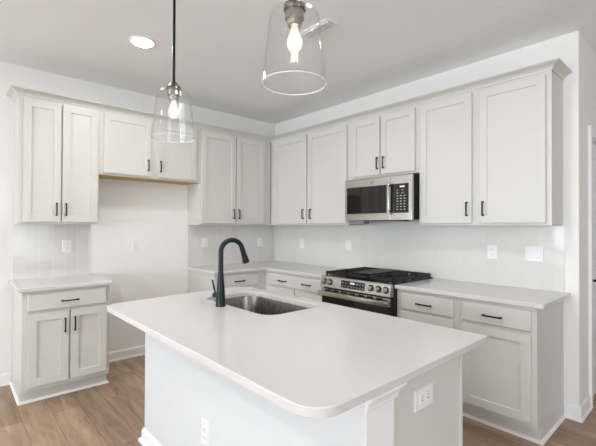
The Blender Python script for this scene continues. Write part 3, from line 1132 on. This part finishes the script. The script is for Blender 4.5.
# ------------------------------------------------------------------ pendants
def pendant(x, y, zb, label):
    t = thing('pendant_light', label, 'pendant light', (x, y, H), 'glass pendants over the island')
    hs = 0.272
    rb, rt = 0.122, 0.097
    zt = zb + hs
    obj('canopy', lathe(bm_new(), [(0, H - 0.026), (0.020, H - 0.026), (0.058, H - 0.014), (0.062, H - 0.002), (0.062, H), (0, H)], x, y, 32), M['black_metal'], t, True)
    obj('rod', tube(bm_new(), [(x, y, zt + 0.050), (x, y, H - 0.02)], 0.0075, 12), M['black_metal'], t, True)
    obj('socket_cap', lathe(bm_new(), [(0, zt + 0.060), (0.012, zt + 0.058), (0.026, zt + 0.036), (0.040, zt + 0.026), (0.042, zt + 0.008), (0.0, zt + 0.008)], x, y, 28), M['dark_nickel'], t, True)
    obj('socket', lathe(bm_new(), [(0, zt + 0.006), (0.034, zt + 0.006), (0.036, zt - 0.004), (0.037, zt - 0.026), (0.034, zt - 0.028), (0.028, zt - 0.030), (0.027, zt - 0.052), (0.024, zt - 0.055), (0.0, zt - 0.055)], x, y, 28), M['nickel'], t, True)
    th = 0.003
    prof = [(0.040, zt), (rt - 0.024, zt - 0.001), (rt - 0.010, zt - 0.006), (rt - 0.002, zt - 0.016), (rt, zt - 0.028), (rb, zb),
            (rb - th, zb), (rt - th, zt - 0.028), (rt - 0.004 - th, zt - 0.018), (rt - 0.012 - th, zt - 0.009), (rt - 0.026, zt - 0.004), (0.040, zt - 0.003)]
    sh = obj('glass_shade', lathe(bm_new(), prof, x, y, 64, True), M['glass'], t, True)
    rim = []
    for k in range(8):
        a = 2 * PI * k / 8
        rim.append((rb - th / 2 + 0.0022 * math.cos(a), zb + 0.0022 * math.sin(a)))
    obj('rim', lathe(bm_new(), rim, x, y, 64, True), M['rim_glass'], sh, True)
    zs = zt - 0.055
    bu = obj('bulb', lathe(bm_new(), [(0.013, zs), (0.014, zs - 0.014), (0.020, zs - 0.030), (0.0275, zs - 0.050), (0.029, zs - 0.062), (0.025, zs - 0.080), (0.014, zs - 0.092), (0.0, zs - 0.095)], x, y, 28), M['bulb'], t, True)
    bm = bm_new()
    for k in range(4):
        a = PI / 4 + k * PI / 2
        tube(bm, [(x + 0.004 * math.cos(a), y + 0.004 * math.sin(a), zs - 0.020), (x + 0.012 * math.cos(a), y + 0.012 * math.sin(a), zs - 0.072)], 0.0026, 6)
    obj('filament', bm, M['filament'], bu, True)
    return t


pendant(2.056, -2.40, 1.907, 'clear glass pendant light hanging over the left end of the island')
pendant(3.119, -2.40, 1.934, 'clear glass pendant light in the foreground over the right of the island')


# ------------------------------------------------------------------ ceiling downlights and register
def downlight(x, y, label):
    t = thing('downlight', label, 'ceiling light', (x, y, H), 'recessed ceiling downlights')
    obj('trim_ring', lathe(bm_new(), [(0.078, H - 0.002), (0.082, H - 0.007), (0.096, H - 0.006), (0.102, H), (0.078, H)], x, y, 40, True), M['trim'], t, True)
    obj('lens', lathe(bm_new(), [(0, H - 0.004), (0.078, H - 0.004), (0.078, H - 0.0005), (0, H - 0.0005)], x, y, 40), M['led'], t)


downlight(1.192, -2.269, 'round recessed downlight in the ceiling, left of the pendant lights')
for x, y, lb in ((3.10, -2.00, 'unseen fill downlight added in the ceiling above the aisle by the right worktop'),  # fixtures out of view, added to brighten cabinets, floor and left wall
                 (2.60, -4.70, 'unseen fill downlight added in the ceiling in front of the island, between the others'),
                 (1.75, -4.10, 'unseen fill downlight added in the ceiling off to the left of the island'),
                 (4.1, -4.70, 'unseen fill downlight added in the ceiling just behind the camera')):
    downlight(x, y, lb)

vt = thing('ceiling_register', 'small white louvered air register in the ceiling behind the front pendant', 'vent', (2.25, -1.41, H))
obj('frame', box(bm_new(), 2.10, 2.40, -1.468, -1.352, H - 0.006, H, 0.002), M['trim'], vt)
for k in range(4):
    y = -1.450 + k * 0.023
    bm = bm_new()
    vs = [bm.verts.new(p) for p in ((2.115, y - 0.004, H - 0.020), (2.385, y - 0.004, H - 0.020), (2.385, y + 0.012, H - 0.006), (2.115, y + 0.012, H - 0.006),
                                    (2.115, y - 0.001, H - 0.022), (2.385, y - 0.001, H - 0.022), (2.385, y + 0.015, H - 0.006), (2.115, y + 0.015, H - 0.006))]
    for f in ((0, 1, 2, 3), (7, 6, 5, 4), (0, 4, 5, 1), (3, 2, 6, 7), (0, 3, 7, 4), (1, 5, 6, 2)):
        bm.faces.new([vs[i] for i in f])
    obj('louver', bm, M['trim'], vt)
